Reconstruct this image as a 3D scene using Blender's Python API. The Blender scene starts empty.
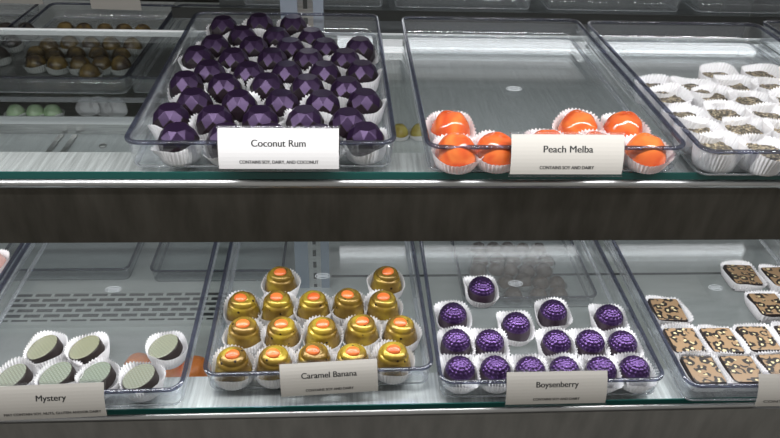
import bpy, bmesh, math, random
from mathutils import Matrix, Vector

random.seed(7)
PI = math.pi
C = bpy.context.scene.collection
SC = bpy.context.scene
Z0 = 1.45                      # eye height above the shop floor; all case heights below are relative to it

# ------------------------------------------------------------------ camera
cam = bpy.data.cameras.new('camera')
camo = bpy.data.objects.new('camera', cam)
C.objects.link(camo)
cam.sensor_fit = 'HORIZONTAL'
cam.sensor_width = 36.0
cam.lens = 36.0 * 680.3157 / 780.0
cam.clip_start = 0.01
cam.clip_end = 50
_R = Vector((0.9981216853616796, -0.05215000127179611, 0.03214776165007521))
_U = Vector((0.002673564841342062, 0.5613337393994078, 0.8275852131731916))
_F = Vector((0.06120419317985918, 0.8259447986271415, -0.5604188044293064))
camo.matrix_world = Matrix(((_R.x, _U.x, -_F.x, 0), (_R.y, _U.y, -_F.y, 0), (_R.z, _U.z, -_F.z, Z0), (0, 0, 0, 1)))
SC.camera = camo

# ------------------------------------------------------------------ world, exposure
w = bpy.data.worlds.new('World')
SC.world = w
w.use_nodes = True
w.node_tree.nodes['Background'].inputs[0].default_value = (0.95, 0.93, 0.88, 1)
w.node_tree.nodes['Background'].inputs[1].default_value = 0.27
SC.view_settings.view_transform = 'Standard'
SC.view_settings.look = 'None'
SC.view_settings.exposure = 0.2
SC.view_settings.gamma = 1.0
SC.view_settings.use_curve_mapping = False
SC.cycles.transparent_max_bounces = 40
SC.cycles.max_bounces = 10
SC.cycles.glossy_bounces = 5
SC.cycles.caustics_reflective = False
SC.cycles.caustics_refractive = False
SC.cycles.sample_clamp_indirect = 4.0


def area(name, loc, sx, sy, power, rot=(0, 0, 0), col=(1, 1, 1)):
    l = bpy.data.lights.new(name, 'AREA')
    l.shape = 'RECTANGLE'
    l.size, l.size_y = sx, sy
    l.energy = power
    l.color = col
    o = bpy.data.objects.new(name, l)
    C.objects.link(o)
    o.location = (loc[0], loc[1], loc[2] + Z0)
    o.rotation_euler = rot
    return o


# light strips of the case: under the shelf above the frame and under the upper glass shelf
area('light_strip', (0.06, 0.42, -0.062), 1.8, 0.02, 6.5, (math.radians(25), 0, 0), (0.97, 0.98, 1.0))
area('light_strip', (0.06, 0.522, -0.3645), 1.8, 0.02, 3.0, (math.radians(4), 0, 0), (0.97, 0.98, 1.0))

# ------------------------------------------------------------------ materials


def mat(name):
    m = bpy.data.materials.new(name)
    m.use_nodes = True
    nt = m.node_tree
    return m, nt, nt.nodes['Principled BSDF']


def plain(name, col, rough=0.5, metal=0.0, spec=0.5, coat=0.0):
    m, nt, b = mat(name)
    b.inputs['Base Color'].default_value = (*col, 1)
    b.inputs['Roughness'].default_value = rough
    b.inputs['Metallic'].default_value = metal
    b.inputs['Specular IOR Level'].default_value = spec
    b.inputs['Coat Weight'].default_value = coat
    b.inputs['Coat Roughness'].default_value = 0.08
    return m


def clear(name, tint, rough=0.02, f0=0.045, haze=0.0, hazecol=(0.8, 0.82, 0.85), gloss=1.0):
    """clear sheet: transparent, with a mirror reflection that grows towards grazing"""
    m = bpy.data.materials.new(name)
    m.use_nodes = True
    nt = m.node_tree
    nt.nodes.clear()
    out = nt.nodes.new('ShaderNodeOutputMaterial')
    tr = nt.nodes.new('ShaderNodeBsdfTransparent')
    tr.inputs[0].default_value = (*tint, 1)
    gl = nt.nodes.new('ShaderNodeBsdfGlossy')
    gl.inputs['Color'].default_value = (gloss, gloss, gloss, 1)
    gl.inputs['Roughness'].default_value = rough
    lw = nt.nodes.new('ShaderNodeLayerWeight')
    lw.inputs[0].default_value = 0.5
    pw = nt.nodes.new('ShaderNodeMath')
    pw.operation = 'POWER'
    nt.links.new(lw.outputs['Facing'], pw.inputs[0])
    pw.inputs[1].default_value = 5.0
    ma = nt.nodes.new('ShaderNodeMath')
    ma.operation = 'MULTIPLY_ADD'
    nt.links.new(pw.outputs[0], ma.inputs[0])
    ma.inputs[1].default_value = 1 - f0
    ma.inputs[2].default_value = f0
    mx = nt.nodes.new('ShaderNodeMixShader')
    nt.links.new(ma.outputs[0], mx.inputs[0])
    nt.links.new(tr.outputs[0], mx.inputs[1])
    nt.links.new(gl.outputs[0], mx.inputs[2])
    last = mx
    if haze:
        df = nt.nodes.new('ShaderNodeBsdfDiffuse')
        df.inputs[0].default_value = (*hazecol, 1)
        m2 = nt.nodes.new('ShaderNodeMixShader')
        m2.inputs[0].default_value = haze
        nt.links.new(mx.outputs[0], m2.inputs[1])
        nt.links.new(df.outputs[0], m2.inputs[2])
        last = m2
    nt.links.new(last.outputs[0], out.inputs[0])
    return m


def tex(nt, kind, **kw):
    n = nt.nodes.new(kind)
    for k, v in kw.items():
        n.inputs[k].default_value = v
    return n


def ramp(nt, stops, fac=None, interp='LINEAR'):
    r = nt.nodes.new('ShaderNodeValToRGB')
    r.color_ramp.interpolation = interp
    els = r.color_ramp.elements
    while len(els) < len(stops):
        els.new(0.5)
    for e, (p, c) in zip(els, stops):
        e.position = p
        e.color = (*c, 1)
    if fac is not None:
        nt.links.new(fac, r.inputs[0])
    return r


def objcoord(nt, scale=(1, 1, 1), rnd=0.0):
    tc = nt.nodes.new('ShaderNodeTexCoord')
    mp = nt.nodes.new('ShaderNodeMapping')
    mp.inputs['Scale'].default_value = scale
    nt.links.new(tc.outputs['Object'], mp.inputs[0])
    if rnd:
        oi = nt.nodes.new('ShaderNodeObjectInfo')
        mu = nt.nodes.new('ShaderNodeMath')
        mu.operation = 'MULTIPLY'
        mu.inputs[1].default_value = rnd
        nt.links.new(oi.outputs['Random'], mu.inputs[0])
        cb = nt.nodes.new('ShaderNodeCombineXYZ')
        nt.links.new(mu.outputs[0], cb.inputs[0])
        nt.links.new(mu.outputs[0], cb.inputs[1])
        nt.links.new(cb.outputs[0], mp.inputs['Location'])
    return mp.outputs[0]


def brushed(name, c0, c1, rough=0.3, metal=1.0, scale=(3, 60, 60)):
    m, nt, b = mat(name)
    v = objcoord(nt, scale)
    n = tex(nt, 'ShaderNodeTexNoise', Scale=6.0, Detail=4.0)
    nt.links.new(v, n.inputs['Vector'])
    r = ramp(nt, [(0.3, c0), (0.7, c1)], n.outputs['Fac'])
    nt.links.new(r.outputs[0], b.inputs['Base Color'])
    b.inputs['Roughness'].default_value = rough
    b.inputs['Metallic'].default_value = metal
    return m


M = {}
M['tray'] = clear('clear_polycarbonate', (0.955, 0.965, 0.97), 0.03, 0.035, haze=0.03)
M['rim'] = clear('tray_rim_polycarbonate', (0.40, 0.42, 0.50), 0.08, 0.06, haze=0.07, hazecol=(0.17, 0.175, 0.23))  # darker and bluer than the basin: refraction at the rim put into the tint
M['base_edge'] = clear('tray_base_edge', (0.80, 0.82, 0.84), 0.08, 0.12, haze=0.12)
M['glass'] = clear('shelf_glass', (0.965, 0.98, 0.975), 0.01, 0.04)
M['acrylic'] = clear('sign_acrylic', (0.97, 0.97, 0.975), 0.12, 0.03)
M['glass_edge'] = plain('polished_glass_edge', (0.008, 0.075, 0.066), 0.15)
M['mark'] = plain('moulded_mark', (0.55, 0.58, 0.6), 0.25)
M['steel'] = brushed('brushed_steel', (0.42, 0.42, 0.42), (0.62, 0.62, 0.61), 0.32)
M['rail_top'] = brushed('rail_top_steel', (0.50, 0.50, 0.50), (0.82, 0.82, 0.82), 0.38, 0.5, (60, 3, 60))
M['band'] = brushed('dark_bronze_steel', (0.082, 0.075, 0.062), (0.125, 0.115, 0.097), 0.38, 0.9, (12, 60, 3))
M['deck'] = brushed('deck_steel', (0.50, 0.515, 0.50), (0.60, 0.615, 0.60), 0.45, 0.2, (2, 8, 8))
M['ledge'] = brushed('ledge_steel', (0.62, 0.66, 0.67), (0.78, 0.82, 0.83), 0.4, 0.2, (40, 2, 40))
M['band_low'] = brushed('lower_band_steel', (0.42, 0.41, 0.39), (0.56, 0.55, 0.52), 0.5, 0.8, (12, 60, 3))
M['dark'] = plain('dark_enamel', (0.012, 0.013, 0.011), 0.6)
M['backing'] = plain('grey_backing', (0.16, 0.165, 0.17), 0.5)
M['darkline'] = plain('dark_line_grey', (0.03, 0.032, 0.033), 0.7)
M['wall'] = plain('dark_wall', (0.022, 0.022, 0.018), 0.8)
M['floor'] = plain('dark_floor', (0.06, 0.055, 0.05), 0.6)
M['white_edge'] = plain('white_edge', (0.85, 0.87, 0.88), 0.3)
M['bluegrey'] = plain('blue_grey_channel', (0.30, 0.34, 0.40), 0.35, 0.4)
M['card'] = plain('shaded_sign_paper', (0.46, 0.435, 0.395), 0.8)  # darker copy of the sign paper, dimmer light put into its colour
M['card_white'] = plain('white_sign_paper', (0.60, 0.585, 0.575), 0.8)
M['ink'] = plain('black_ink', (0.02, 0.02, 0.02), 0.8)
M['choc'] = plain('dark_chocolate', (0.014, 0.009, 0.008), 0.5, 0, 0.3)
M['lamp_body'] = plain('white_enamel', (0.7, 0.7, 0.7), 0.4)

# paper: white, lets light through
m, nt, b = mat('white_glassine_paper')
b.inputs['Base Color'].default_value = (0.93, 0.92, 0.93, 1)
b.inputs['Roughness'].default_value = 0.75
b.inputs['Specular IOR Level'].default_value = 0.25
tl = nt.nodes.new('ShaderNodeBsdfTranslucent')
tl.inputs[0].default_value = (0.85, 0.83, 0.83, 1)
mx = nt.nodes.new('ShaderNodeMixShader')
mx.inputs[0].default_value = 0.25
nt.links.new(b.outputs[0], mx.inputs[1])
nt.links.new(tl.outputs[0], mx.inputs[2])
nt.links.new(mx.outputs[0], nt.nodes['Material Output'].inputs[0])
M['paper'] = m
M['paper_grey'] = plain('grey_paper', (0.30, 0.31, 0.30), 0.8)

# purple lustre for the faceted chocolates
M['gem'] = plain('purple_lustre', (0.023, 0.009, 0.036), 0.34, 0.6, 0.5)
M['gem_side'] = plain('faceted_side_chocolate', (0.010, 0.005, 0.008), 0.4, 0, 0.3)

# peach
m, nt, b = mat('peach_shell')
v = objcoord(nt, (1, 1, 1), 3.0)
n = tex(nt, 'ShaderNodeTexNoise', Scale=42.0, Detail=1.0, Distortion=1.0)
nt.links.new(v, n.inputs['Vector'])
r = ramp(nt, [(0.30, (0.50, 0.065, 0.016)), (0.50, (0.58, 0.11, 0.024)), (0.70, (0.64, 0.16, 0.033))], n.outputs['Fac'])
nt.links.new(r.outputs[0], b.inputs['Base Color'])
b.inputs['Roughness'].default_value = 0.14
b.inputs['Coat Weight'].default_value = 0.5
M['peach'] = m

# gold paint of the caramel chocolates, with small dark pits
m, nt, b = mat('gold_painted_shell')
v = objcoord(nt, (1, 1, 1), 2.0)
n = tex(nt, 'ShaderNodeTexNoise', Scale=45.0, Detail=3.0)
nt.links.new(v, n.inputs['Vector'])
r = ramp(nt, [(0.35, (0.135, 0.080, 0.016)), (0.5, (0.20, 0.125, 0.020)), (0.65, (0.34, 0.24, 0.026))], n.outputs['Fac'])
vo = tex(nt, 'ShaderNodeTexVoronoi', Scale=85.0)
nt.links.new(v, vo.inputs['Vector'])
rr = ramp(nt, [(0.10, (0, 0, 0)), (0.13, (1, 1, 1))], vo.outputs['Distance'])
mixc = nt.nodes.new('ShaderNodeMix')
mixc.data_type = 'RGBA'
nt.links.new(rr.outputs[0], mixc.inputs[0])
mixc.inputs[6].default_value = (0.02, 0.012, 0.008, 1)
nt.links.new(r.outputs[0], mixc.inputs[7])
nt.links.new(mixc.outputs[2], b.inputs['Base Color'])
b.inputs['Roughness'].default_value = 0.27
b.inputs['Metallic'].default_value = 0.45
M['gold'] = m
m, nt, b = mat('orange_painted_tip')
v = objcoord(nt, (1, 1, 1), 2.0)
n = tex(nt, 'ShaderNodeTexNoise', Scale=60.0)
nt.links.new(v, n.inputs['Vector'])
r = ramp(nt, [(0.35, (0.42, 0.075, 0.014)), (0.65, (0.55, 0.14, 0.03))], n.outputs['Fac'])
nt.links.new(r.outputs[0], b.inputs['Base Color'])
b.inputs['Roughness'].default_value = 0.3
M['tip'] = m

M['peach_brightened'] = plain('brightened_peach_shell', (0.95, 0.26, 0.04), 0.4)  # brighter copy of the peach shell, extra light put into its colour
M['pink'] = plain('pale_pink_shell', (0.72, 0.45, 0.40), 0.4)
M['berry'] = plain('purple_berry_lustre', (0.062, 0.031, 0.105), 0.28, 0.85, 0.6)
M['berry_side'] = plain('berry_side_chocolate', (0.018, 0.008, 0.016), 0.4)

# woven green transfer print
m, nt, b = mat('green_woven_print')
v = objcoord(nt, (1, 1, 1))
bk = tex(nt, 'ShaderNodeTexBrick', Scale=1.0)
bk.offset = 0.5
bk.inputs['Scale'].default_value = 1.0
bk.inputs['Mortar Size'].default_value = 0.0007
bk.inputs['Mortar Smooth'].default_value = 0.4
bk.inputs['Brick Width'].default_value = 0.0034
bk.inputs['Row Height'].default_value = 0.0026
bk.inputs['Color1'].default_value = (0.225, 0.232, 0.20, 1)
bk.inputs['Color2'].default_value = (0.20, 0.218, 0.192, 1)
bk.inputs['Mortar'].default_value = (0.085, 0.095, 0.065, 1)
nt.links.new(v, bk.inputs['Vector'])
oi = nt.nodes.new('ShaderNodeObjectInfo')
hr = ramp(nt, [(0.0, (1.0, 0.94, 0.74)), (0.5, (1.0, 1.0, 0.95)), (1.0, (0.92, 1.04, 1.0))], oi.outputs['Random'])
mu = nt.nodes.new('ShaderNodeMix')
mu.data_type = 'RGBA'
mu.blend_type = 'MULTIPLY'
mu.inputs[0].default_value = 1.0
nt.links.new(bk.outputs['Color'], mu.inputs[6])
nt.links.new(hr.outputs[0], mu.inputs[7])
nt.links.new(mu.outputs[2], b.inputs['Base Color'])
b.inputs['Roughness'].default_value = 0.4
M['woven'] = m

# leopard print
m, nt, b = mat('leopard_print')
v = objcoord(nt, (1, 1, 1), 5.0)
nz = tex(nt, 'ShaderNodeTexNoise', Scale=210.0, Detail=2.0)
nt.links.new(v, nz.inputs['Vector'])
sub = nt.nodes.new('ShaderNodeVectorMath')
sub.operation = 'SUBTRACT'
nt.links.new(nz.outputs['Color'], sub.inputs[0])
sub.inputs[1].default_value = (0.5, 0.5, 0.5)
scl = nt.nodes.new('ShaderNodeVectorMath')
scl.operation = 'SCALE'
nt.links.new(sub.outputs[0], scl.inputs[0])
scl.inputs['Scale'].default_value = 0.006
add = nt.nodes.new('ShaderNodeVectorMath')
add.operation = 'ADD'
nt.links.new(v, add.inputs[0])
nt.links.new(scl.outputs[0], add.inputs[1])
flat = nt.nodes.new('ShaderNodeMapping')
flat.inputs['Scale'].default_value = (1, 1.2, 0)
nt.links.new(add.outputs[0], flat.inputs[0])
vo = tex(nt, 'ShaderNodeTexVoronoi', Scale=92.0, Randomness=0.85)
vo.voronoi_dimensions = '2D'
nt.links.new(flat.outputs[0], vo.inputs['Vector'])
TAN, BLK, CRM = (0.20, 0.130, 0.070), (0.010, 0.007, 0.006), (0.44, 0.37, 0.21)
r = ramp(nt, [(0.0, CRM), (0.15, CRM), (0.18, BLK), (0.46, BLK), (0.49, TAN)], vo.outputs['Distance'])
# gaps in the rings
n2 = tex(nt, 'ShaderNodeTexNoise', Scale=150.0, Detail=0.0)
nt.links.new(v, n2.inputs['Vector'])
r2 = ramp(nt, [(0.60, (0, 0, 0)), (0.615, (1, 1, 1))], n2.outputs['Fac'])
mixc = nt.nodes.new('ShaderNodeMix')
mixc.data_type = 'RGBA'
nt.links.new(r2.outputs[0], mixc.inputs[0])
nt.links.new(r.outputs[0], mixc.inputs[6])
mixc.inputs[7].default_value = (*TAN, 1)
nt.links.new(mixc.outputs[2], b.inputs['Base Color'])
b.inputs['Roughness'].default_value = 0.42
M['leopard'] = m

# seeds
m, nt, b = mat('seed_sprinkles')
v = objcoord(nt, (1, 1, 1), 3.0)
vo = tex(nt, 'ShaderNodeTexVoronoi', Scale=620.0)
nt.links.new(v, vo.inputs['Vector'])
sep = nt.nodes.new('ShaderNodeSeparateColor')
nt.links.new(vo.outputs['Color'], sep.inputs[0])
r = ramp(nt, [(0.0, (0.022, 0.018, 0.013)), (0.45, (0.065, 0.055, 0.04)), (0.7, (0.19, 0.155, 0.10)), (0.9, (0.38, 0.32, 0.22))], sep.outputs[0])
nt.links.new(r.outputs[0], b.inputs['Base Color'])
b.inputs['Roughness'].default_value = 0.5
M['seeds'] = m

# rear chocolates
def mottled(name, a, c, scale=60.0, rough=0.3):
    m, nt, b = mat(name)
    v = objcoord(nt, (1, 1, 1), 4.0)
    n = tex(nt, 'ShaderNodeTexNoise', Scale=scale, Detail=2.0)
    nt.links.new(v, n.inputs['Vector'])
    r = ramp(nt, [(0.4, a), (0.62, c)], n.outputs['Fac'])
    nt.links.new(r.outputs[0], b.inputs['Base Color'])
    b.inputs['Roughness'].default_value = rough
    return m


M['brown_gold'] = mottled('brown_gold_shell', (0.028, 0.016, 0.008), (0.13, 0.085, 0.02))
M['brown'] = mottled('brown_shell', (0.035, 0.022, 0.012), (0.085, 0.055, 0.025))
M['black_choc'] = mottled('black_shell', (0.012, 0.009, 0.008), (0.03, 0.02, 0.016))
M['milk'] = mottled('milk_chocolate_shell', (0.065, 0.042, 0.028), (0.10, 0.065, 0.042), 90, 0.45)
M['green'] = mottled('pale_green_shell', (0.36, 0.50, 0.30), (0.50, 0.62, 0.42))
M['yellow'] = mottled('yellow_shell', (0.40, 0.30, 0.06), (0.55, 0.48, 0.14))

# vent grille: brick pattern of dark slots
m, nt, b = mat('slotted_grille_steel')
v = objcoord(nt, (1, 1, 1))
bk = tex(nt, 'ShaderNodeTexBrick')
bk.inputs['Scale'].default_value = 1.0
bk.inputs['Brick Width'].default_value = 0.030
bk.inputs['Row Height'].default_value = 0.0125
bk.inputs['Mortar Size'].default_value = 0.0028
bk.inputs['Mortar Smooth'].default_value = 0.1
bk.inputs['Color1'].default_value = (0.02, 0.022, 0.022, 1)
bk.inputs['Color2'].default_value = (0.035, 0.036, 0.036, 1)
bk.inputs['Mortar'].default_value = (0.48, 0.495, 0.48, 1)
nt.links.new(v, bk.inputs['Vector'])
nt.links.new(bk.outputs['Color'], b.inputs['Base Color'])
b.inputs['Roughness'].default_value = 0.45
M['grille'] = m

# ------------------------------------------------------------------ mesh helpers


def obj(name, bm, mats, parent=None, smooth=False, loc=None):
    me = bpy.data.meshes.new(name)
    bmesh.ops.recalc_face_normals(bm, faces=bm.faces[:])
    bm.to_mesh(me)
    bm.free()
    for mm in (mats if isinstance(mats, (list, tuple)) else [mats]):
        me.materials.append(mm)
    if smooth:
        for p in me.polygons:
            p.use_smooth = True
    o = bpy.data.objects.new(name, me)
    C.objects.link(o)
    if parent is not None:
        o.parent = parent
    if loc is not None:
        o.location = loc
    return o


def tag(o, label, cat, group=None, kind=None):
    o['label'] = label
    o['category'] = cat
    if group:
        o['group'] = group
    if kind:
        o['kind'] = kind
    return o


def thing(name, label, cat, loc=(0, 0, 0), rotz=0.0, group=None):
    o = bpy.data.objects.new(name, None)
    o.empty_display_size = 0.01
    C.objects.link(o)
    o.location = (loc[0], loc[1], loc[2] + Z0)
    o.rotation_euler = (0, 0, rotz)
    tag(o, label, cat, group)
    return o


def struct(name, bm, m):
    o = obj(name, bm, m)
    o['kind'] = 'structure'
    return o


def dup(root, loc, rotz, label, group=None, rot=None):
    r = root.copy()
    C.objects.link(r)
    r.location = (loc[0], loc[1], loc[2] + Z0)
    r.rotation_euler = rot if rot else (0, 0, rotz)
    r['label'] = label
    if group:
        r['group'] = group
    for ch in list(root.children):
        c = ch.copy()
        C.objects.link(c)
        c.parent = r
        for g in list(ch.children):
            d = g.copy()
            C.objects.link(d)
            d.parent = c
    return r


def box(bm, x0, x1, y0, y1, z0, z1, bev=0.0, mi=0):
    vs = [bm.verts.new((x, y, z)) for z in (z0, z1) for y in (y0, y1) for x in (x0, x1)]
    fs = []
    for f in ((0, 1, 3, 2), (4, 6, 7, 5), (0, 4, 5, 1), (2, 3, 7, 6), (0, 2, 6, 4), (1, 5, 7, 3)):
        fc = bm.faces.new([vs[i] for i in f])
        fc.material_index = mi
        fs.append(fc)
    if bev:
        es = list({e for f in fs for e in f.edges})
        bmesh.ops.bevel(bm, geom=es, offset=bev, segments=2, affect='EDGES', profile=0.5)
    return vs


def B(*a, **k):
    bm = bmesh.new()
    box(bm, *a, **k)
    return bm


def rrect(w, l, r, z, n=6):
    pts = []
    for cx, cy, a0 in ((w / 2 - r, l / 2 - r, 0), (-w / 2 + r, l / 2 - r, PI / 2), (-w / 2 + r, -l / 2 + r, PI), (w / 2 - r, -l / 2 + r, 1.5 * PI)):
        for i in range(n + 1):
            a = a0 + PI / 2 * i / n
            pts.append((cx + r * math.cos(a), cy + r * math.sin(a), z))
    return pts


def loft(bm, loops, cap0=False, cap1=False, closed=False, mi=None):
    rings = [[bm.verts.new(p) for p in lp] for lp in loops]
    n = len(rings[0])
    seq = list(zip(rings, rings[1:])) + ([(rings[-1], rings[0])] if closed else [])
    for k, (a, c) in enumerate(seq):
        for i in range(n):
            f = bm.faces.new((a[i], a[(i + 1) % n], c[(i + 1) % n], c[i]))
            if mi:
                f.material_index = mi[k]
    if cap0:
        bm.faces.new(rings[0][::-1])
    if cap1:
        bm.faces.new(rings[-1])
    return rings


def circ(r, z, n=32, ph=0.0):
    return [(r * math.cos(2 * PI * i / n + ph), r * math.sin(2 * PI * i / n + ph), z) for i in range(n)]


def tube(bm, pts, r, n=6):
    rings = []
    for i, p in enumerate(pts):
        p = Vector(p)
        a = Vector(pts[max(i - 1, 0)])
        c = Vector(pts[min(i + 1, len(pts) - 1)])
        d = (c - a).normalized()
        up = Vector((0, 0, 1)) if abs(d.z) < 0.9 else Vector((1, 0, 0))
        u = d.cross(up).normalized()
        v = d.cross(u).normalized()
        rings.append([tuple(p + u * r * math.cos(2 * PI * k / n) + v * r * math.sin(2 * PI * k / n)) for k in range(n)])
    loft(bm, rings, True, True)


# ------------------------------------------------------------------ the setting
ZU, ZL, ZD = -0.2905, -0.519, -0.75       # tops of the upper glass shelf, the lower glass shelf and the case floor
FU, FL = 0.498, 0.4438                    # front edges of the two shelves
XA, XB = -0.80, 0.90


def zb(x0, x1, y0, y1, z0, z1, bev=0.0):
    return B(x0, x1, y0, y1, z0 + Z0, z1 + Z0, bev)


struct('floor', zb(-3, 3, -1.0, 2.6, -Z0 - 0.05, -Z0), M['floor'])
struct('wall_back', zb(-3, 3, 2.5, 2.6, -Z0, 1.0), M['wall'])

# display case body: posts, rails, case floor, rear ledge, base
case = thing('display_case', 'steel chocolate display case with dark bronze rails carrying two glass shelves', 'display case', (0, 0, -Z0))


def cpart(name, bm, m, parent=None, smooth=False):
    return obj(name, bm, m, parent or case, smooth)


def rail(front, top, band_h, lip_drop, first):
    """box under the front of a glass shelf: steel top, rounded bright lip, dark bronze face"""
    t = top - 0.0068
    r = cpart('shelf_rail', zb(XA, XB, front + 0.001, front + 0.047, t - 0.004, t), M['rail_top'])
    bm = bmesh.new()
    zc = t - 0.0042
    prof = []
    for i in range(9):
        a = PI / 2 + PI * i / 8
        prof.append((front + 0.001 + 0.0042 * math.cos(a), zc + 0.0042 * math.sin(a) + Z0))
    rings = [[(x, y, z) for y, z in prof] for x in (XA, XB)]
    ra = [bm.verts.new(p) for p in rings[0]]
    rb = [bm.verts.new(p) for p in rings[1]]
    for i in range(len(ra)):
        bm.faces.new((ra[i], ra[(i + 1) % len(ra)], rb[(i + 1) % len(ra)], rb[i]))
    bm.faces.new(ra)
    bm.faces.new(rb[::-1])
    obj('lip', bm, M['steel'], r, True)
    obj('face_panel', zb(XA, XB, front, front + 0.006, t - 0.0085 - band_h, t - 0.0085), M['band'] if first else M['band_low'], r)
    return t


rail(FU, ZU, 0.0565, 0, True)
rail(FL, ZL, 0.11, 0, False)
cpart('lamp_housing', zb(XA, XB, FU + 0.006, FU + 0.047, -0.3615, -0.3015), M['band'])
cpart('lamp_housing', zb(XA, XB, 0.38, 0.46, -0.060, -0.02), M['band'])
cpart('case_floor', zb(XA - 0.3, XB + 0.3, 0.52, 1.62, ZD - 0.02, ZD), M['deck'])
cpart('base_panel', zb(XA, XB, FL + 0.02, FL + 0.05, -Z0 + 0.02, ZL - 0.125), M['band'])
lg = cpart('rear_ledge', zb(XA - 0.3, XB + 0.3, 0.96, 1.80, -0.56, -0.54), M['ledge'])
# two panel joints and a screw on the ledge
for x in (-0.478, -0.455):
    bm = B(-0.004, 0.004, 0.0, 0.075, 0.0, 0.003)
    obj('seam_strip', bm, M['steel'], lg, loc=(x, 0.97, -0.54 + Z0))
bm = bmesh.new()
loft(bm, [circ(0.006, 0, 16), circ(0.006, 0.002, 16), circ(0.004, 0.0035, 16), circ(0.0015, 0.0038, 16)], True, True)
obj('screw', bm, M['steel'], lg, True, (-0.40, 1.01, -0.54 + Z0))
# slotted upright behind the shelves
bm = bmesh.new()
box(bm, -0.066, -0.0455, 0.90, 0.915, -Z0 + Z0, 0.05 + Z0)
up = cpart('upright', bm, M['steel'])
for x0, x1 in ((-0.088, -0.066), (-0.0455, -0.032)):
    obj('side_channel', zb(x0, x1, 0.897, 0.92, -Z0, 0.05), M['bluegrey'], up)
bm = bmesh.new()
for k in range(34):
    z = -0.78 + k * 0.024
    box(bm, -0.0585, -0.053, 0.8993, 0.9003, z + Z0, z + 0.012 + Z0)
obj('slot', bm, M['dark'], up)['kind'] = 'stuff'
cpart('floor_dark_line', zb(-0.03, 0.75, 0.925, 0.931, ZD, ZD + 0.0002), M['darkline'])  # thin dark line laid across the case floor
cpart('side_panel', zb(XA - 0.03, XA, FL, 1.6, -Z0, 0.05), M['steel'])
cpart('side_panel', zb(XB, XB + 0.03, FL, 1.6, -Z0, 0.05), M['steel'])

vg = thing('vent_grille', 'slotted steel air vent in the case floor under the mystery tray', 'vent', (-0.378, 0.848, ZD + 0.0003))
obj('plate', B(-0.166, 0.176, -0.034, 0.034, 0, 0.004), M['grille'], vg)
obj('frame', (lambda bm: (box(bm, -0.172, 0.182, -0.042, -0.034, 0, 0.006), box(bm, -0.172, 0.182, 0.034, 0.042, 0, 0.006), bm)[-1])(bmesh.new()), M['deck'], vg)


def glass_shelf(label, x0, x1, front, back, top, th=0.0065, edge=M['glass_edge']):
    t = thing('glass_shelf', label, 'shelf', ((x0 + x1) / 2, front, top - th))
    hw = (x1 - x0) / 2 - 0.001
    obj('pane', B(-hw, hw, 0.0012, back - front - 0.0015, 0, th), M['glass'], t)
    obj('polished_edge', B(-hw, hw, 0, 0.0012, 0, th), edge, t)
    obj('rear_edge_gleam', B(-hw, hw, back - front - 0.0015, back - front + 0.0015, 0.0, th + 0.0012), M['white_edge'], t)  # white bead, lamplight glowing in the glass edge put into its colour
    # the pane ends just before it
    return t


glass_shelf('upper clear glass shelf with green edge carrying the coconut rum and peach melba trays', XA, XB, FU, 0.846, ZU)
glass_shelf('lower clear glass shelf with green edge carrying the caramel banana and boysenberry trays', XA, XB, FL, 0.81, ZL)

# ------------------------------------------------------------------ trays
TW, TL, TH = 0.2255, 0.3440, 0.027


def tray_parts(t):
    def lp(ins, z, r):
        return rrect(TW - 2 * ins, TL - 2 * ins, max(r - ins, 0.003), z)
    R = 0.0145
    bm = bmesh.new()
    loft(bm, [lp(0.0075, 0, R), lp(0.0050, 0.0010, R), lp(0.0040, 0.0035, R), lp(0.0018, 0.0238, R), lp(0.0042, 0.0238, R), lp(0.0062, 0.005, R), lp(0.0070, 0.0034, R), lp(0.0088, 0.0025, R)], True, True)
    body = obj('basin', bm, M['tray'], t)
    for p in body.data.polygons:
        p.use_smooth = len(p.vertices) == 4
    bm = bmesh.new()
    loft(bm, [lp(0.0078, -0.0000, R), lp(0.0046, 0.0008, R), lp(0.0037, 0.0030, R), lp(0.0041, 0.0030, R), lp(0.0052, 0.0012, R), lp(0.0078, 0.0006, R)], closed=True)
    obj('base_edge', bm, M['base_edge'], t, True)  # added milky ring, the bright reflection along the base put into its colour
    bm = bmesh.new()
    loft(bm, [lp(0.0014, 0.0239, R), lp(0.0003, 0.0245, R), lp(0.0003, 0.0263, R), lp(0.0009, 0.027, R), lp(0.0036, 0.027, R), lp(0.0044, 0.0264, R), lp(0.0044, 0.0239, R)], closed=True)
    obj('rim', bm, M['rim'], t, True)
    # round moulded maker's mark in the middle of the basin
    bm = bmesh.new()
    pts = [(0.0085 * math.cos(a), 0.0050 * math.sin(a), 0) for a in [2 * PI * i / 24 for i in range(25)]]
    tube(bm, pts, 0.00035)
    for yy in (-0.0015, 0.0012):
        tube(bm, [(-0.006 + 0.0012 * i, yy + 0.0010 * (-1) ** i, 0) for i in range(11)], 0.0005)
    obj('moulded_mark', bm, M['mark'], t, loc=(0, 0.005, 0.0030))


TRAY0 = None


def tray(label, x, y, z, rot=0.0):
    """x, y: front corner on the side of smaller x"""
    global TRAY0
    c, s = math.cos(rot), math.sin(rot)
    cx = x + c * 0.11 - s * TL / 2
    cy = y + s * 0.11 + c * TL / 2
    if TRAY0 is None:
        TRAY0 = thing('serving_tray', label, 'tray', (cx, cy, z), rot, 'clear trays')
        tray_parts(TRAY0)
        return TRAY0
    return dup(TRAY0, (cx, cy, z), rot, label)


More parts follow.
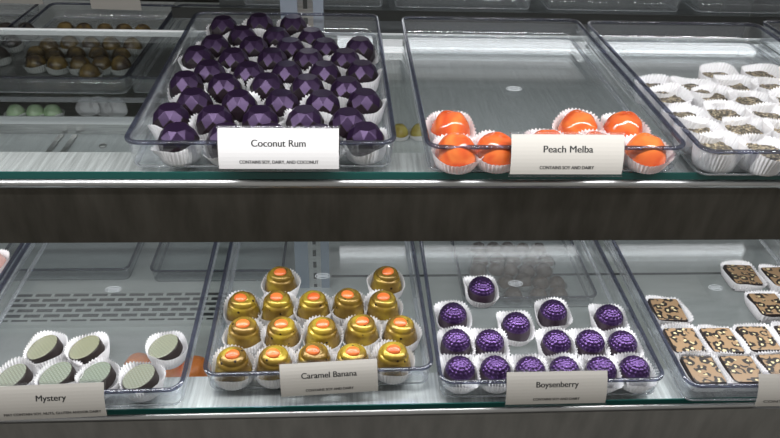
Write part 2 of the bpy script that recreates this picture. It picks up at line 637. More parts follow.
tray('clear tray filled with purple faceted chocolates behind the coconut rum sign', -0.18141, 0.49970, ZU, 0.00766)
tray('clear tray with a few orange chocolates behind the peach melba sign', 0.06673, 0.49414, ZU, -0.00107)
tray('clear tray of seed-topped chocolates in white cups on the upper shelf', 0.29984, 0.48762, ZU, 0.00468)
tray('empty clear tray at the upper shelf end, beyond the seed-topped chocolates', 0.5323, 0.501, ZU, 0.0)
tray('clear tray holding round green-topped chocolates behind the mystery sign', -0.37705, 0.43897, ZL, 0.01741)
tray('clear tray of gold swirled chocolates behind the caramel banana sign', -0.13802, 0.46053, ZL, 0.01662)
tray('clear tray of purple berry-shaped chocolates behind the boysenberry sign', 0.08877, 0.44595, ZL, -0.00615)
tray('clear tray of square leopard print chocolates on the lower shelf', 0.32925, 0.43606, ZL, -0.01701)
tray('clear tray at the left end of the lower shelf, beside the mystery tray', -0.6065, 0.446, ZL, 0.01)

# ------------------------------------------------------------------ paper cups


def superr(a, p):
    return (abs(math.cos(a)) ** p + abs(math.sin(a)) ** p) ** (-1.0 / p)


def cup_mesh(rb, rt, h, seed, n=38, sq=2.0, sx=1.0, sy=1.0, amp=0.0008, wob=0.0014, mname='paper', hw=1.0, back=0.0):
    rd = random.Random(seed)
    ph = [rd.uniform(0, 2 * PI) for _ in range(5)]
    lean = rd.uniform(0, 2 * PI)
    per = 4
    N = n * per
    rows = 6
    loops = []
    for k in range(rows + 1):
        t = k / rows
        lp = []
        for i in range(N):
            a = 2 * PI * i / N
            s = 1 + (superr(a, sq) - 1) * (0.9 + 0.1 * t if sq > 5 else t)
            r = rb + (rt - rb) * (t ** 0.85)
            r *= s
            tri = math.cos(n * a)
            r += amp * tri * (0.35 + 0.65 * t)
            r += wob * t * t * (0.6 * math.sin(2 * a + ph[0]) + 0.5 * math.sin(3 * a + ph[1]) + 0.3 * math.sin(5 * a + ph[2]))
            z = h * t
            if k == rows:
                z += 0.0007 * tri
            z += t * hw * (0.0012 * math.sin(2 * a + ph[3]) + 0.0009 * math.sin(3 * a + ph[4]) + 0.0012 * math.cos(a - lean)) + t * back * math.sin(a)
            lp.append((r * math.cos(a) * sx, r * math.sin(a) * sy, z))
        loops.append(lp)
    bm = bmesh.new()
    loft(bm, loops, cap0=True)
    me = bpy.data.meshes.new('paper_cup')
    bmesh.ops.recalc_face_normals(bm, faces=bm.faces[:])
    bm.to_mesh(me)
    bm.free()
    me.materials.append(M[mname])
    for p in me.polygons:
        p.use_smooth = True
    return me


CUPS = {
    'gem': [cup_mesh(0.0155, 0.0200, 0.0140, s, wob=0.0026, hw=3.0) for s in range(4)],
    'peach': [cup_mesh(0.0165, 0.0218, 0.0155, 10 + s, wob=0.002, hw=1.0, back=0.005) for s in range(4)],
    'seed': [cup_mesh(0.0168, 0.0220, 0.0212, 20 + s, n=44, wob=0.0016) for s in range(4)],
    'caramel': [cup_mesh(0.0190, 0.0214, 0.0165, 30 + s, n=40, sq=2.3, back=0.002) for s in range(4)],
    'berry': [cup_mesh(0.0168, 0.0192, 0.0145, 40 + s, n=40, sq=4.2, sy=1.10, back=0.003) for s in range(4)],
    'mystery': [cup_mesh(0.0168, 0.0208, 0.0175, 50 + s, n=44, wob=0.0022) for s in range(4)],
    'leopard': [cup_mesh(0.0178, 0.0207, 0.0135, 60 + s, n=44, sq=7.0, sy=1.08, amp=0.0008, wob=0.0008) for s in range(4)],
    'rear': [cup_mesh(0.0150, 0.0175, 0.011, 70 + s, n=30, mname='paper_grey') for s in range(2)],
    'small': [cup_mesh(0.0150, 0.0178, 0.011, 80 + s, n=30) for s in range(2)],
}


def cup(kind, i, x, y, z, label, group, rot=None):
    o = bpy.data.objects.new('paper_cup', CUPS[kind][i % len(CUPS[kind])])
    C.objects.link(o)
    o.location = (x, y, z + Z0)
    o.rotation_euler = (0, 0, random.uniform(0, 2 * PI) if rot is None else rot)
    return tag(o, label, 'paper cup', group)


ORD = ['first', 'second', 'third', 'fourth', 'fifth', 'sixth', 'seventh', 'eighth', 'ninth', 'tenth']


def place(ref, i, n):
    if n == 1:
        return 'the only one'
    if i == 0:
        return 'leftmost'
    if i == n - 1:
        return 'rightmost'
    return ORD[i] + ' from left'


def rowname(j, n):
    return 'front row' if j == 0 else ('back row' if j == n - 1 else ORD[j] + ' row')


# ------------------------------------------------------------------ chocolates


def gem_bm():
    bm = bmesh.new()
    for r, z, ph in ((9.6, 28.3, 0.5), (14.6, 22.3, 0.0), (17.3, 16.2, 0.5), (17.0, 8.0, 0.0), (14.6, 0.0, 0.5)):
        for i in range(8):
            a = 2 * PI * (i + ph) / 8
            bm.verts.new((r / 1000 * math.cos(a), r / 1000 * math.sin(a), z / 1000))
    bmesh.ops.convex_hull(bm, input=bm.verts[:])
    bmesh.ops.dissolve_limit(bm, angle_limit=0.07, verts=bm.verts[:], edges=bm.edges[:])
    bmesh.ops.bevel(bm, geom=bm.edges[:], offset=0.0003, segments=1, affect='EDGES')
    bm.normal_update()
    for f in bm.faces:
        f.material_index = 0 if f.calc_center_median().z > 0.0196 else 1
    return bm


def interp_prof(prof, s):
    d = [0.0]
    for (r0, z0), (r1, z1) in zip(prof, prof[1:]):
        d.append(d[-1] + math.hypot(r1 - r0, z1 - z0))
    x = s * d[-1]
    for i in range(len(prof) - 1):
        if x <= d[i + 1] + 1e-9:
            t = (x - d[i]) / (d[i + 1] - d[i])
            # catmull-rom for a smooth dome
            p = [prof[max(i - 1, 0)], prof[i], prof[i + 1], prof[min(i + 2, len(prof) - 1)]]
            return tuple(0.5 * (2 * p[1][k] + (p[2][k] - p[0][k]) * t + (2 * p[0][k] - 5 * p[1][k] + 4 * p[2][k] - p[3][k]) * t * t + (3 * p[1][k] - p[0][k] - 3 * p[2][k] + p[3][k]) * t ** 3) for k in (0, 1))
    return prof[-1]


def dome_bm(prof, rows, n, disp, s0=0.0, s1=1.0, cap_top=True, cap_bot=True):
    """surface of revolution (mm) with a displacement disp(s, a, r, z) along the profile's normal"""
    loops = []
    for k in range(rows + 1):
        s = s0 + (s1 - s0) * k / rows
        r, z = interp_prof(prof, s)
        ra, za = interp_prof(prof, max(s - 0.01, 0))
        rb, zb_ = interp_prof(prof, min(s + 0.01, 1))
        tx, tz = rb - ra, zb_ - za
        l = math.hypot(tx, tz) or 1
        nx, nz = -tz / l, tx / l
        lp = []
        for i in range(n):
            a = 2 * PI * i / n
            d = disp(s, a, r, z)
            rr = max(r + nx * d, 0.05)
            lp.append((rr * math.cos(a) / 1000, rr * math.sin(a) / 1000, (z + nz * d) / 1000))
        loops.append(lp)
    bm = bmesh.new()
    loft(bm, loops, cap_top, cap_bot)
    return bm


P_PEACH = [(0.0, 27), (7.4, 26), (12.6, 22.3), (16.3, 16), (18.2, 8.3), (17.8, 3), (16, 0)]
P_CARA = [(0.0, 32), (6, 31.3), (11, 28.5), (14.5, 23), (16.8, 15), (18.4, 7), (18.6, 0)]
P_BERRY = [(0.0, 26), (5.6, 25), (10.2, 22), (13.8, 16.5), (15.9, 9.5), (16.1, 3), (15.5, 0)]
P_DOME = [(0.0, 24), (6, 23), (10.5, 19.5), (14, 13), (15, 6), (14.6, 0)]


def peach_disp(s, a, r, z):
    f = min(1, s * 5) * max(0, 1 - s * 1.35)
    return f * (0.55 * math.sin(2 * a + 10 * s) + 0.35 * math.sin(3 * a - 16 * s + 1))


def cara_disp(s, a, r, z):
    ph = (s * 4.4 - a / (2 * PI)) % 1.0
    f = max(0, min(1, s * 6)) * max(0, min(1, (0.58 - s) * 5))
    return f * (1.5 * math.sin(PI * ph) ** 0.8 - 0.6)


_bp = []
for k, n in enumerate((1, 6, 11, 15, 18, 20)):
    r, z = interp_prof(P_BERRY, 0.105 * k)
    for i in range(n):
        a = 2 * PI * (i + 0.5 * (k % 2)) / n
        _bp.append((r * math.cos(a), r * math.sin(a), z))


def berry_disp(s, a, r, z):
    x, y = r * math.cos(a), r * math.sin(a)
    d2 = min((x - p[0]) ** 2 + (y - p[1]) ** 2 + (z - p[2]) ** 2 for p in _bp)
    return max(-0.1, 0.85 * (1 - d2 / (2.3 ** 2)))


def first_gem():
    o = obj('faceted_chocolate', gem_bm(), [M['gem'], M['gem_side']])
    return o


def mk_peach():
    return obj('peach_chocolate', dome_bm(P_PEACH, 30, 48, peach_disp), M['peach'], smooth=True)


def mk_cara():
    t = thing('swirled_chocolate', '', 'chocolate')
    obj('shell', dome_bm(P_CARA, 56, 64, cara_disp), M['gold'], t, True)
    bm = bmesh.new()
    loft(bm, [circ(0.0049 * math.sin(PI * k / 10) + 1e-5, 0.0030 * math.cos(PI * k / 10), 20) for k in range(11)], True, True)
    o = obj('orange_tip', bm, M['tip'], t, True, (0.0, -0.0030, 0.0312))
    o.rotation_euler = (math.radians(14), 0, 0)
    o.scale = (1.45, 1.15, 1)
    return t


def mk_berry():
    t = thing('berry_chocolate', '', 'chocolate')
    obj('drupelet_cap', dome_bm(P_BERRY, 40, 110, berry_disp, 0, 0.60, True, False), M['berry'], t, True)
    obj('shell', dome_bm(P_BERRY, 10, 48, lambda *a: -0.1, 0.57, 1.0, True, True), M['berry_side'], t, True)
    return t


def mk_mystery():
    t = thing('round_chocolate', '', 'chocolate')
    bm = bmesh.new()
    loft(bm, [circ(0.0152, 0, 48), circ(0.0160, 0.0008, 48), circ(0.0164, 0.0105, 48), circ(0.0158, 0.0116, 48)], True, True)
    obj('chocolate_disc', bm, M['choc'], t)
    bm = bmesh.new()
    loft(bm, [circ(0.0157, 0.0116, 48), circ(0.0157, 0.0120, 48), circ(0.0150, 0.0122, 48)], True, True)
    obj('printed_top', bm, M['woven'], t)
    return t


def mk_leopard():
    t = thing('leopard_chocolate', '', 'chocolate')
    bm = bmesh.new()
    loft(bm, [rrect(0.0325, 0.0360, 0.0015, 0, 3), rrect(0.0335, 0.0370, 0.0018, 0.0010, 3), rrect(0.0335, 0.0370, 0.0018, 0.0100, 3), rrect(0.0325, 0.0360, 0.0016, 0.0110, 3)], True, True)
    obj('chocolate_base', bm, M['choc'], t)
    bm = bmesh.new()
    lps = []
    for ins, z in ((0.0003, 0.0110), (0.0003, 0.0113), (0.0009, 0.0115)):
        lp = rrect(0.0325 - 2 * ins, 0.0360 - 2 * ins, 0.0014, z, 3)
        lps.append(lp)
    loft(bm, lps, True, True)
    obj('printed_top', bm, M['leopard'], t)
    return t


def mk_seed():
    t = thing('seed_topped_chocolate', '', 'chocolate')
    bm = bmesh.new()
    loft(bm, [rrect(0.0285, 0.0285, 0.009, 0, 4), rrect(0.0300, 0.0300, 0.0095, 0.001, 4), rrect(0.0310, 0.0310, 0.0095, 0.0115, 4), rrect(0.0302, 0.0302, 0.009, 0.0125, 4)], True, True)
    obj('chocolate_base', bm, M['choc'], t)
    bm = bmesh.new()
    rd = random.Random(3)
    n = 14
    g = [[bm.verts.new((0.0302 * (i / n - 0.5), 0.0302 * (j / n - 0.5), 0.0125 + rd.uniform(0.0003, 0.0016))) for j in range(n + 1)] for i in range(n + 1)]
    for i in range(n):
        for j in range(n):
            if math.hypot(i - n / 2 + 0.5, j - n / 2 + 0.5) > 0.58 * n:
                continue
            bm.faces.new((g[i][j], g[i + 1][j], g[i + 1][j + 1], g[i][j + 1]))
    ed = bmesh.ops.extrude_face_region(bm, geom=bm.faces[:])
    for v in [e for e in ed['geom'] if isinstance(e, bmesh.types.BMVert)]:
        v.co.z = 0.0122
    bmesh.ops.delete(bm, geom=[v for v in bm.verts if not v.link_faces], context='VERTS')
    obj('seed_topping', bm, M['seeds'], t)
    return t


def fill(rows, maker, kind, z, name_fmt, cup_fmt, group, rotf=None, dz=0.0012, cup_rot=None):
    """one chocolate and one paper cup at every place"""
    proto = None
    k = 0
    nr = len(rows)
    for j, row in enumerate(rows):
        for i, (x, y) in enumerate(row):
            p, rn = place(None, i, len(row)), rowname(j, nr)
            lab = name_fmt.format(p=p, r=rn)
            rot = rotf() if rotf else random.uniform(0, 2 * PI)
            eul = rot if isinstance(rot, tuple) else (0, 0, rot)
            if proto is None:
                proto = maker()
                proto.location = (x, y, z + dz + Z0)
                proto.rotation_euler = eul
                tag(proto, lab, 'chocolate', group)
            else:
                dup(proto, (x, y, z + dz), 0, lab, group, eul)
            cup(kind, k + j, x, y, z + 0.0001, cup_fmt.format(p=p, r=rn), group + ' cups', cup_rot)
            k += 1
    return proto


COCONUT = [
    [(-0.1420, 0.5183), (-0.1021, 0.5183), (-0.0644, 0.5173), (-0.0238, 0.5165), (0.0149, 0.5218)],
    [(-0.1558, 0.5576), (-0.1172, 0.5535), (-0.0774, 0.5536), (-0.0383, 0.5543), (-0.0001, 0.5501)],
    [(-0.1420, 0.5906), (-0.1006, 0.5878), (-0.0615, 0.5894), (-0.0236, 0.5891), (0.0157, 0.5932)],
    [(-0.1572, 0.6320), (-0.1196, 0.6264), (-0.0788, 0.6293), (-0.0397, 0.6273), (-0.0013, 0.6222)],
    [(-0.1396, 0.6614), (-0.0997, 0.6586), (-0.0621, 0.6614), (-0.0240, 0.6626), (0.0146, 0.6663)],
    [(-0.1586, 0.7024), (-0.1204, 0.6971), (-0.0800, 0.6986), (-0.0417, 0.6985), (-0.0028, 0.6999)],
    [(-0.1461, 0.7369), (-0.1036, 0.7340), (-0.0631, 0.7315), (-0.0249, 0.7320), (0.0136, 0.7378)],
    [(-0.1200, 0.7685), (-0.0813, 0.7654), (-0.0412, 0.7661)],
    [(-0.1466, 0.8036), (-0.1055, 0.8153), (-0.0654, 0.8127)],
]
PEACH = [
    [(0.0918, 0.5073), (0.1259, 0.5087), (0.1720, 0.5153), (0.2142, 0.5106), (0.2573, 0.5082)],
    [(0.0928, 0.5518), (0.2110, 0.5538), (0.2529, 0.5528)],
]
SEED = [
    [(0.3212, 0.5093), (0.3608, 0.5050), (0.4017, 0.5035)],
    [(0.3179, 0.5412), (0.3639, 0.5451), (0.4024, 0.5403)],
    [(0.3181, 0.5700), (0.3610, 0.5766), (0.3999, 0.5715)],
    [(0.3192, 0.6137), (0.3661, 0.6174), (0.4016, 0.6067), (0.4435, 0.6064)],
    [(0.3162, 0.6400), (0.3545, 0.6383), (0.4024, 0.6451), (0.4433, 0.6407)],
    [(0.3991, 0.6724), (0.4480, 0.6765)],
]
CARAMEL = [
    [(-0.1139, 0.4821), (-0.0734, 0.4833), (-0.0344, 0.4864), (0.0038, 0.4843), (0.0445, 0.4862)],
    [(-0.1086, 0.5257), (-0.0694, 0.5251), (-0.0274, 0.5239), (0.0136, 0.5274), (0.0544, 0.5250)],
    [(-0.1149, 0.5664), (-0.0772, 0.5674), (-0.0384, 0.5669), (-0.0002, 0.5701), (0.0379, 0.5658)],
    [(-0.0777, 0.6099), (0.0435, 0.6091)],
]
BERRY = [
    [(0.1106, 0.4717), (0.1462, 0.4714), (0.1812, 0.4697), (0.2158, 0.4690), (0.2532, 0.4682), (0.2877, 0.4685)],
    [(0.1121, 0.5108), (0.1473, 0.5094), (0.2178, 0.5075), (0.2535, 0.5069), (0.2876, 0.5049)],
    [(0.1142, 0.5523), (0.1807, 0.5358), (0.2265, 0.5556), (0.2868, 0.5464)],
    [(0.1532, 0.5975)],
]
MYSTERY = [
    [(-0.3179, 0.4701), (-0.2775, 0.4718), (-0.2401, 0.4709), (-0.1986, 0.4674)],
    [(-0.3027, 0.5095), (-0.2616, 0.5080), (-0.1836, 0.5084)],
]
LEOPARD = [
    [(0.3607, 0.4695), (0.4021, 0.4693), (0.4440, 0.4705)],
    [(0.3588, 0.5117), (0.3995, 0.5111), (0.4415, 0.5130), (0.4850, 0.5140)],
    [(0.3598, 0.5605), (0.4820, 0.5680)],
    [(0.4784, 0.6221), (0.5240, 0.6170)],
]
TB = 0.0025
fill(COCONUT, first_gem, 'gem', ZU + TB, 'purple faceted chocolate, {p} in the {r} of the coconut rum tray', 'white cup under the {p} purple faceted chocolate of the {r}', 'purple faceted chocolates', lambda: random.choice((0, 1)) * PI / 8 + random.uniform(-0.25, 0.25))
fill(PEACH, mk_peach, 'peach', ZU + TB, 'glossy orange chocolate, {p} in the {r} of the peach melba tray', 'white fluted cup holding the {p} orange chocolate of the {r}', 'orange chocolates', cup_rot=0.0)
fill(SEED, mk_seed, 'seed', ZU + TB, 'seed-topped dark chocolate, {p} in the {r} of the white-cupped tray', 'tall white fluted cup round the {p} seed-topped chocolate of the {r}', 'seed-topped chocolates', lambda: random.uniform(-0.3, 0.3))
fill(CARAMEL, mk_cara, 'caramel', ZL + TB, 'gold swirled chocolate with orange tip, {p} in the {r}', 'white fluted cup holding the {p} gold swirled chocolate of the {r}', 'gold swirled chocolates', lambda: random.uniform(-0.5, 0.5), cup_rot=0.0)
fill(BERRY, mk_berry, 'berry', ZL + TB, 'purple berry-shaped chocolate, {p} in the {r} of the boysenberry tray', 'white fluted cup holding the {p} purple berry-shaped chocolate, {r}', 'purple berry chocolates', cup_rot=0.0)
fill(MYSTERY, mk_mystery, 'mystery', ZL + TB, 'round chocolate with green woven print, {p} in the {r}', 'white fluted cup holding the {p} green-topped round chocolate, {r}', 'green-topped chocolates', lambda: (0, math.radians(-16) + random.uniform(-0.05, 0.05), random.uniform(-0.15, 0.15)), dz=0.0062)
fill(LEOPARD, mk_leopard, 'leopard', ZL + TB, 'square leopard print chocolate, {p} in the {r}', 'white square fluted cup under the {p} leopard print chocolate, {r}', 'leopard print chocolates', lambda: random.uniform(-0.06, 0.04), cup_rot=0.0)

# ------------------------------------------------------------------ signs


def bulge(y):
    """how far the curved sign stands out at height y"""
    u = (y - SH / 2) / (SH / 2)
    return 0.0030 * (1 - u * u)


def text(body, width, cap, parent, y, name, bold):
    """black printed lettering, lying on the curved card"""
    cu = bpy.data.curves.new(name, 'FONT')
    cu.body = body
    cu.align_x = 'CENTER'
    cu.size = 1.0
    tmp = bpy.data.objects.new(name, cu)
    C.objects.link(tmp)
    bpy.context.view_layer.update()
    me = bpy.data.meshes.new_from_object(tmp.evaluated_get(bpy.context.evaluated_depsgraph_get()))
    kx = width / max(tmp.dimensions.x, 1e-6)
    ky = cap / 0.72
    bpy.data.objects.remove(tmp)
    bm = bmesh.new()
    for dx in (-bold, bold):                       # two strikes, as bold as the print
        n0 = len(bm.verts)
        bm.from_mesh(me)
        bm.verts.ensure_lookup_table()
        for v in bm.verts[n0:]:
            v.co.x += dx / kx
            v.co.z += dx * 0.1
    for v in bm.verts:
        v.co = Vector((v.co.x * kx, v.co.y * ky + y, v.co.z))
        v.co.z = bulge(v.co.y) + 0.00025 + (v.co.z if abs(v.co.z) < 0.001 else 0)
    return obj(name, bm, M['ink'], parent)


def curved_sheet(h, y0, y1, off, th, n=10):
    bm = bmesh.new()
    lps = []
    for k in range(n + 1):
        y = y0 + (y1 - y0) * k / n
        z = bulge(y) + off
        lps.append([(-h, y, z), (h, y, z), (h, y, z + th), (-h, y, z + th)])
    loft(bm, lps, True, True)
    return bm


SH = 0.0352


def sign(label, x, y, z, w, title, tw, notice, nw, rotz=0.0, roll=0.0, lean=23.0, card=None):
    t = thing('price_sign', label, 'sign', (x, y, z), 0, 'name signs')
    t.rotation_euler = (Matrix.Rotation(rotz, 3, 'Z') @ Matrix.Rotation(math.radians(90 - lean), 3, 'X') @ Matrix.Rotation(roll, 3, 'Z')).to_euler()
    h = w / 2
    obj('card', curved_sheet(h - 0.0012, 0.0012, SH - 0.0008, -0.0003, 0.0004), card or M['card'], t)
    bm = curved_sheet(h, -0.0008, SH + 0.0014, -0.0012, 0.0008)
    for y in (-0.0010, SH - 0.0004):
        box(bm, -h, h, y, y + 0.0010, -0.0010, 0.0014, 0.0002)
    holder = obj('clear_frame', bm, M['acrylic'], t)
    bm = bmesh.new()
    for sx in (-0.3, 0.3):
        box(bm, sx * w - 0.006, sx * w + 0.006, -0.001, 0.0, -0.012, -0.0)
        box(bm, sx * w - 0.006, sx * w + 0.006, -0.008, 0.0, -0.0128, -0.012)
    c = obj('hanging_clip', bm, M['acrylic'], t, loc=(0, 0.0262, -0.0012))
    c.rotation_euler = (math.radians(lean), 0, 0)
    if title:
        text(title, tw, 0.0058, t, SH * 0.56, 'title_lettering', 0.00018)
    if notice:
        text(notice, nw, 0.0029, t, SH * 0.16, 'notice_lettering', 0.00010)
    return t


sign('white sign reading Coconut Rum on the front of the purple faceted chocolate tray', -0.0564, 0.4896, -0.2835, 0.1000, 'Coconut Rum', 0.0438, 'CONTAINS SOY, DAIRY, AND COCONUT', 0.0640, card=M['card_white'])
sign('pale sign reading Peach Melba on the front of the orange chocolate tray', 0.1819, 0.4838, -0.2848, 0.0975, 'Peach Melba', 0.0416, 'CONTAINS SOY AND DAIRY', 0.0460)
sign('shaded sign reading Caramel Banana on the front of the gold chocolate tray', -0.0180, 0.4520, -0.5125, 0.0957, 'Caramel Banana', 0.0530, 'CONTAINS SOY AND DAIRY', 0.0460, 0.0166, 0.035)
sign('shaded sign reading Boysenberry on the front of the purple berry chocolate tray', 0.1998, 0.4354, -0.5135, 0.1004, 'Boysenberry', 0.0410, 'CONTAINS SOY AND DAIRY', 0.0455, -0.006, 0.006)
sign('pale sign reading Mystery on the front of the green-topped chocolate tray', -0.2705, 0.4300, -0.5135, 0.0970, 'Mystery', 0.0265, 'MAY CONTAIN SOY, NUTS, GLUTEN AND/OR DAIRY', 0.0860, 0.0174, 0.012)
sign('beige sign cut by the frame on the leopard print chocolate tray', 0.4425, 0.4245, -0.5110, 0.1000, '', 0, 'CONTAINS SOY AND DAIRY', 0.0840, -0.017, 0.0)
#REARPOS
REAR = [
    [(-0.3778, 0.9670)],
    [(-0.4679, 1.0046), (-0.4345, 0.9991), (-0.4014, 0.9985), (-0.3699, 0.9996), (-0.3414, 1.0005)],
    [(-0.4784, 1.0363), (-0.4491, 1.0290), (-0.4193, 1.0362), (-0.3863, 1.0375), (-0.3505, 1.0344)],
    [(-0.4727, 1.0726), (-0.4452, 1.0854), (-0.4104, 1.0821), (-0.3794, 1.0834), (-0.3453, 1.0800)],
    [(-0.4733, 1.1523), (-0.4414, 1.1486), (-0.4069, 1.1466), (-0.3759, 1.1480), (-0.3446, 1.1463)],
]
REARL = [
    [(-0.5330, 1.0321)],
    [(-0.5354, 1.0864)],
    [(-0.5664, 1.1443), (-0.5351, 1.1458)],
]
GREEN = [
    [(-0.5525, 1.0689), (-0.5206, 1.0695), (-0.4929, 1.0700)],
]
RING = [
    [(-0.4392, 1.0770), (-0.4168, 1.0794), (-0.3904, 1.0739)],
]
DECK = [
    [(0.2753, 0.8575), (0.3178, 0.8569), (0.3519, 0.8565)],
    [(0.2697, 0.8896), (0.3004, 0.8947), (0.3288, 0.8888), (0.3560, 0.8858)],
    [(0.2266, 0.9235), (0.2590, 0.9260), (0.2833, 0.9229), (0.3112, 0.9198), (0.3421, 0.9223)],
    [(0.2349, 0.9524), (0.2656, 0.9521), (0.2934, 0.9548), (0.3255, 0.9515), (0.3521, 0.9483)],
    [(0.2366, 0.9856), (0.2643, 0.9854), (0.2903, 0.9852), (0.3174, 0.9819), (0.3472, 0.9817)],
]
DECKP = [
    [(-0.2992, 0.7034), (-0.2553, 0.6966), (-0.2185, 0.6958)],
]
#ENDREAR
#REARCODE
# ------------------------------------------------------------------ rear shelves behind the glass shelf; reflections there built as solid trays
bs = thing('rear_shelf', 'rear glass shelf carrying the brown and gold chocolates', 'shelf', (-0.62, 0.912, -0.4177))
obj('pane', B(-0.178, 0.505, 0.0015, 0.42, 0, 0.0075), M['glass'], bs)
obj('front_edge', B(-0.178, 0.505, 0, 0.0015, 0, 0.0075), M['base_edge'], bs)
for x in (-0.17, 0.49):
    obj('bracket', B(x - 0.004, x + 0.004, 0.05, 0.40, -0.03, 0.0), M['steel'], bs)

rs = thing('rear_riser', 'low rear shelf with a white front edge carrying pale green chocolates', 'shelf', (-0.5, 1.05, -0.54))
obj('board', B(-0.295, 0.40, 0.003, 0.36, 0.0003, 0.0197), M['steel'], rs)
obj('front_bar', B(-0.295, 0.40, 0.0, 0.003, 0.0195, 0.033), M['white_edge'], rs)

sc_ = thing('rear_rack', 'rear shelf with a dark front rail carrying empty trays beyond the peach tray', 'shelf', (0.35, 1.06, -0.3347))
obj('pane', B(-0.62, 0.54, 0.004, 0.40, 0.0, 0.0075), M['glass'], sc_)
obj('front_rail', B(-0.62, 0.54, 0.0, 0.004, -0.008, 0.0075), M['dark'], sc_)
obj('back_panel', B(-0.62, 0.54, 0.40, 0.41, -0.204, 0.10), M['backing'], sc_)

tray('rear clear tray of brown and gold chocolates under the blank sign', -0.5345, 0.9195, -0.41, -0.01)
tray('rear clear tray of dark chocolates, farthest left on the rear shelf', -0.7750, 0.925, -0.41, 0.0)
tray('empty rear clear tray standing between the brown chocolates and the upright', -0.3100, 0.922, -0.41, -0.01)
for x, lab in ((-0.1635, 'empty rear clear tray behind the upright at the top edge'), (0.0735, 'empty rear clear tray beyond the peach melba tray'), (0.3185, 'empty rear clear tray beyond the seed-topped chocolates'), (0.5660, 'empty rear clear tray in the top right corner')):
    tray(lab, x, 1.072, -0.327)
tray('clear tray on the case floor behind the vent, nearer the left end', -0.5905, 0.917, ZD + 0.0003)
tray('clear tray on the case floor between the vent and the upright', -0.3320, 0.911, ZD + 0.0003)
tray('clear tray of milk chocolates on the case floor below the boysenberry tray', 0.1900, 0.835, ZD + 0.0003)


def simple(rows, m, kind, z, name, fmt, cfmt, group, prof=P_DOME, scale=1.0, cups=True, zo=0.0011):
    me = None
    k = 0
    nr = len(rows)
    for j, row in enumerate(rows):
        for i, (x, y) in enumerate(row):
            p, rn = place(None, i, len(row)), rowname(j, nr)
            if me is None:
                o = obj(name, dome_bm(prof, 12, 28, lambda s, a, r, z: 0.5 * math.sin(5 * a) * min(1, s * 3) * max(0, 1 - s)), m, smooth=True)
                me = o.data
            else:
                o = bpy.data.objects.new(name, me)
                C.objects.link(o)
            o.location = (x, y, z + zo + Z0)
            o.rotation_euler = (0, 0, random.uniform(0, 6))
            tag(o, fmt.format(p=p, r=rn), 'chocolate', group)
            if cups:
                cup(kind, k, x, y, z + 0.0001, cfmt.format(p=p, r=rn), group + ' cups')
            k += 1


simple(REAR, M['brown_gold'], 'rear', -0.41 + TB, 'rear_chocolate', 'brown and gold rear chocolate, {p} in the {r}', 'grey cup under the {p} brown and gold chocolate, {r}', 'brown and gold rear chocolates')
simple(REARL, M['black_choc'], 'rear', -0.41 + TB, 'dark_chocolate', 'dark rear chocolate at the left end, {p} in the {r}', 'grey cup under the {p} dark rear chocolate, {r}', 'dark rear chocolates')
simple(GREEN, M['green'], 'small', -0.520, 'green_chocolate', 'pale green chocolate on the white-edged rear shelf, {p} in the {r}', 'cup under the {p} pale green rear chocolate', 'pale green chocolates')
simple([[(0.088, 1.045), (0.122, 1.046)]], M['yellow'], 'small', -0.5398, 'yellow_chocolate', 'yellow chocolate on the rear ledge behind the gap between upper trays, {p}', 'cup under the {p} yellow chocolate on the rear ledge', 'yellow chocolates')
simple(DECK, M['milk'], 'rear', ZD + TB, 'milk_chocolate', 'milk chocolate on the case floor below boysenberry, {p} in the {r}', 'grey cup under the {p} milk chocolate on the case floor, {r}', 'milk chocolates on the case floor')
for i, (x, y) in enumerate(DECKP[0]):
    o = mk_peach()
    o.data.materials[0] = M['peach_brightened']
    o.location = (x, y, ZD + 0.0012 + Z0)
    o.scale = (1.3, 1.3, 1.3)
    tag(o, ['orange chocolate on the case floor behind the front mystery chocolate', 'orange chocolate on the case floor seen under the mystery tray rim', 'orange chocolate on the case floor between the mystery and caramel trays'][i], 'chocolate', 'orange chocolates on the case floor')
    cup('peach', i, x, y, ZD + 0.0001, ['cup on the case floor behind the front mystery chocolate', 'cup on the case floor under the mystery tray rim', 'cup on the case floor between the mystery and caramel trays'][i], 'cups on the case floor')
o = mk_peach()
o.data.materials[0] = M['pink']
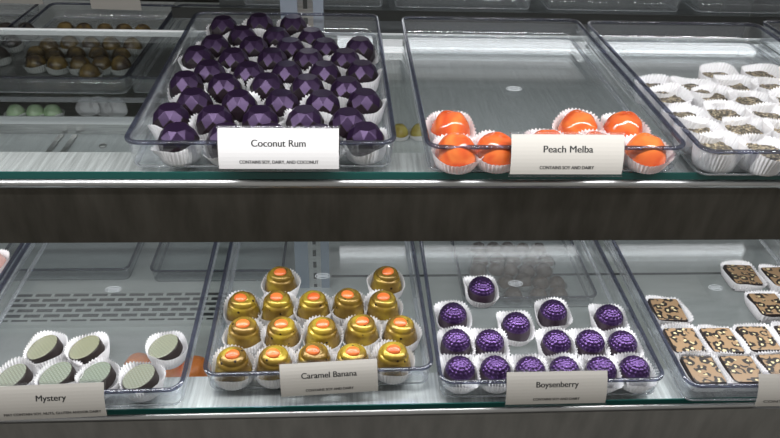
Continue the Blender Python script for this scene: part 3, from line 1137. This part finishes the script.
o.location = (-0.4180, 0.650, ZL + TB + 0.0012 + Z0)
tag(o, 'pale pink chocolate in the leftmost tray of the lower shelf', 'chocolate')
cup('peach', 1, -0.4180, 0.650, ZL + TB + 0.0001, 'paper cup in the leftmost tray of the lower shelf', None)

# three empty cups lying on their sides on the riser
for i, (x, y) in enumerate(RING[0]):
    o = cup('small', i, x, y + 0.012, -0.520 + 0.0163, 'empty white cup lying on its side, %s of three on the rear shelf' % ('leftmost', 'middle', 'rightmost')[i], 'empty cups on the rear shelf')
    o.rotation_euler = (PI / 2 - 0.1, 0, random.uniform(-0.4, 0.4))

for x, y, lab in ((-0.585, 1.172, 'blank pale sign back over the dark rear chocolates'), (-0.4070, 1.146, 'blank pale sign back over the brown and gold rear chocolates')):
    t = thing('sign_back', lab, 'sign', (x, y + 0.118 - 0.04, -0.41 + 0.0275), -0.06)
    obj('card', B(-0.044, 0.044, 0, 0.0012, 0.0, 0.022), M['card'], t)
    obj('clear_frame', B(-0.046, 0.046, 0.0013, 0.0030, -0.020, 0.024), M['acrylic'], t)

# lamp tubes over the rear shelves
me_, nt_, b_ = mat('lit_tube')
b_.inputs['Emission Color'].default_value = (0.96, 0.98, 1.0, 1)
b_.inputs['Emission Strength'].default_value = 2.4
for lab, cx, y, z, h in (('white lamp tube over the rear trays beyond the peach melba tray', 0.425, 1.165, -0.16, 0.455),):
    lt = thing('lamp_tube', lab, 'lamp', (cx, y, z))
    bm = bmesh.new()
    rg = [[(x, 0.0115 * math.cos(2 * PI * i / 20), 0.0115 * math.sin(2 * PI * i / 20)) for i in range(20)] for x in (-h, h)]
    loft(bm, rg, True, True)
    obj('tube', bm, me_, lt, True)
    for x in (-h, h):
        obj('end_cap', B(x - 0.012, x + 0.012, -0.015, 0.015, -0.015, 0.030), M['lamp_body'], lt)
        obj('hanger', B(x - 0.01, x + 0.01, -0.01, 0.01, 0.055, 0.25), M['steel'], lt)
    obj('batten', B(-h - 0.01, h + 0.01, -0.02, 0.02, 0.030, 0.055), M['lamp_body'], lt)
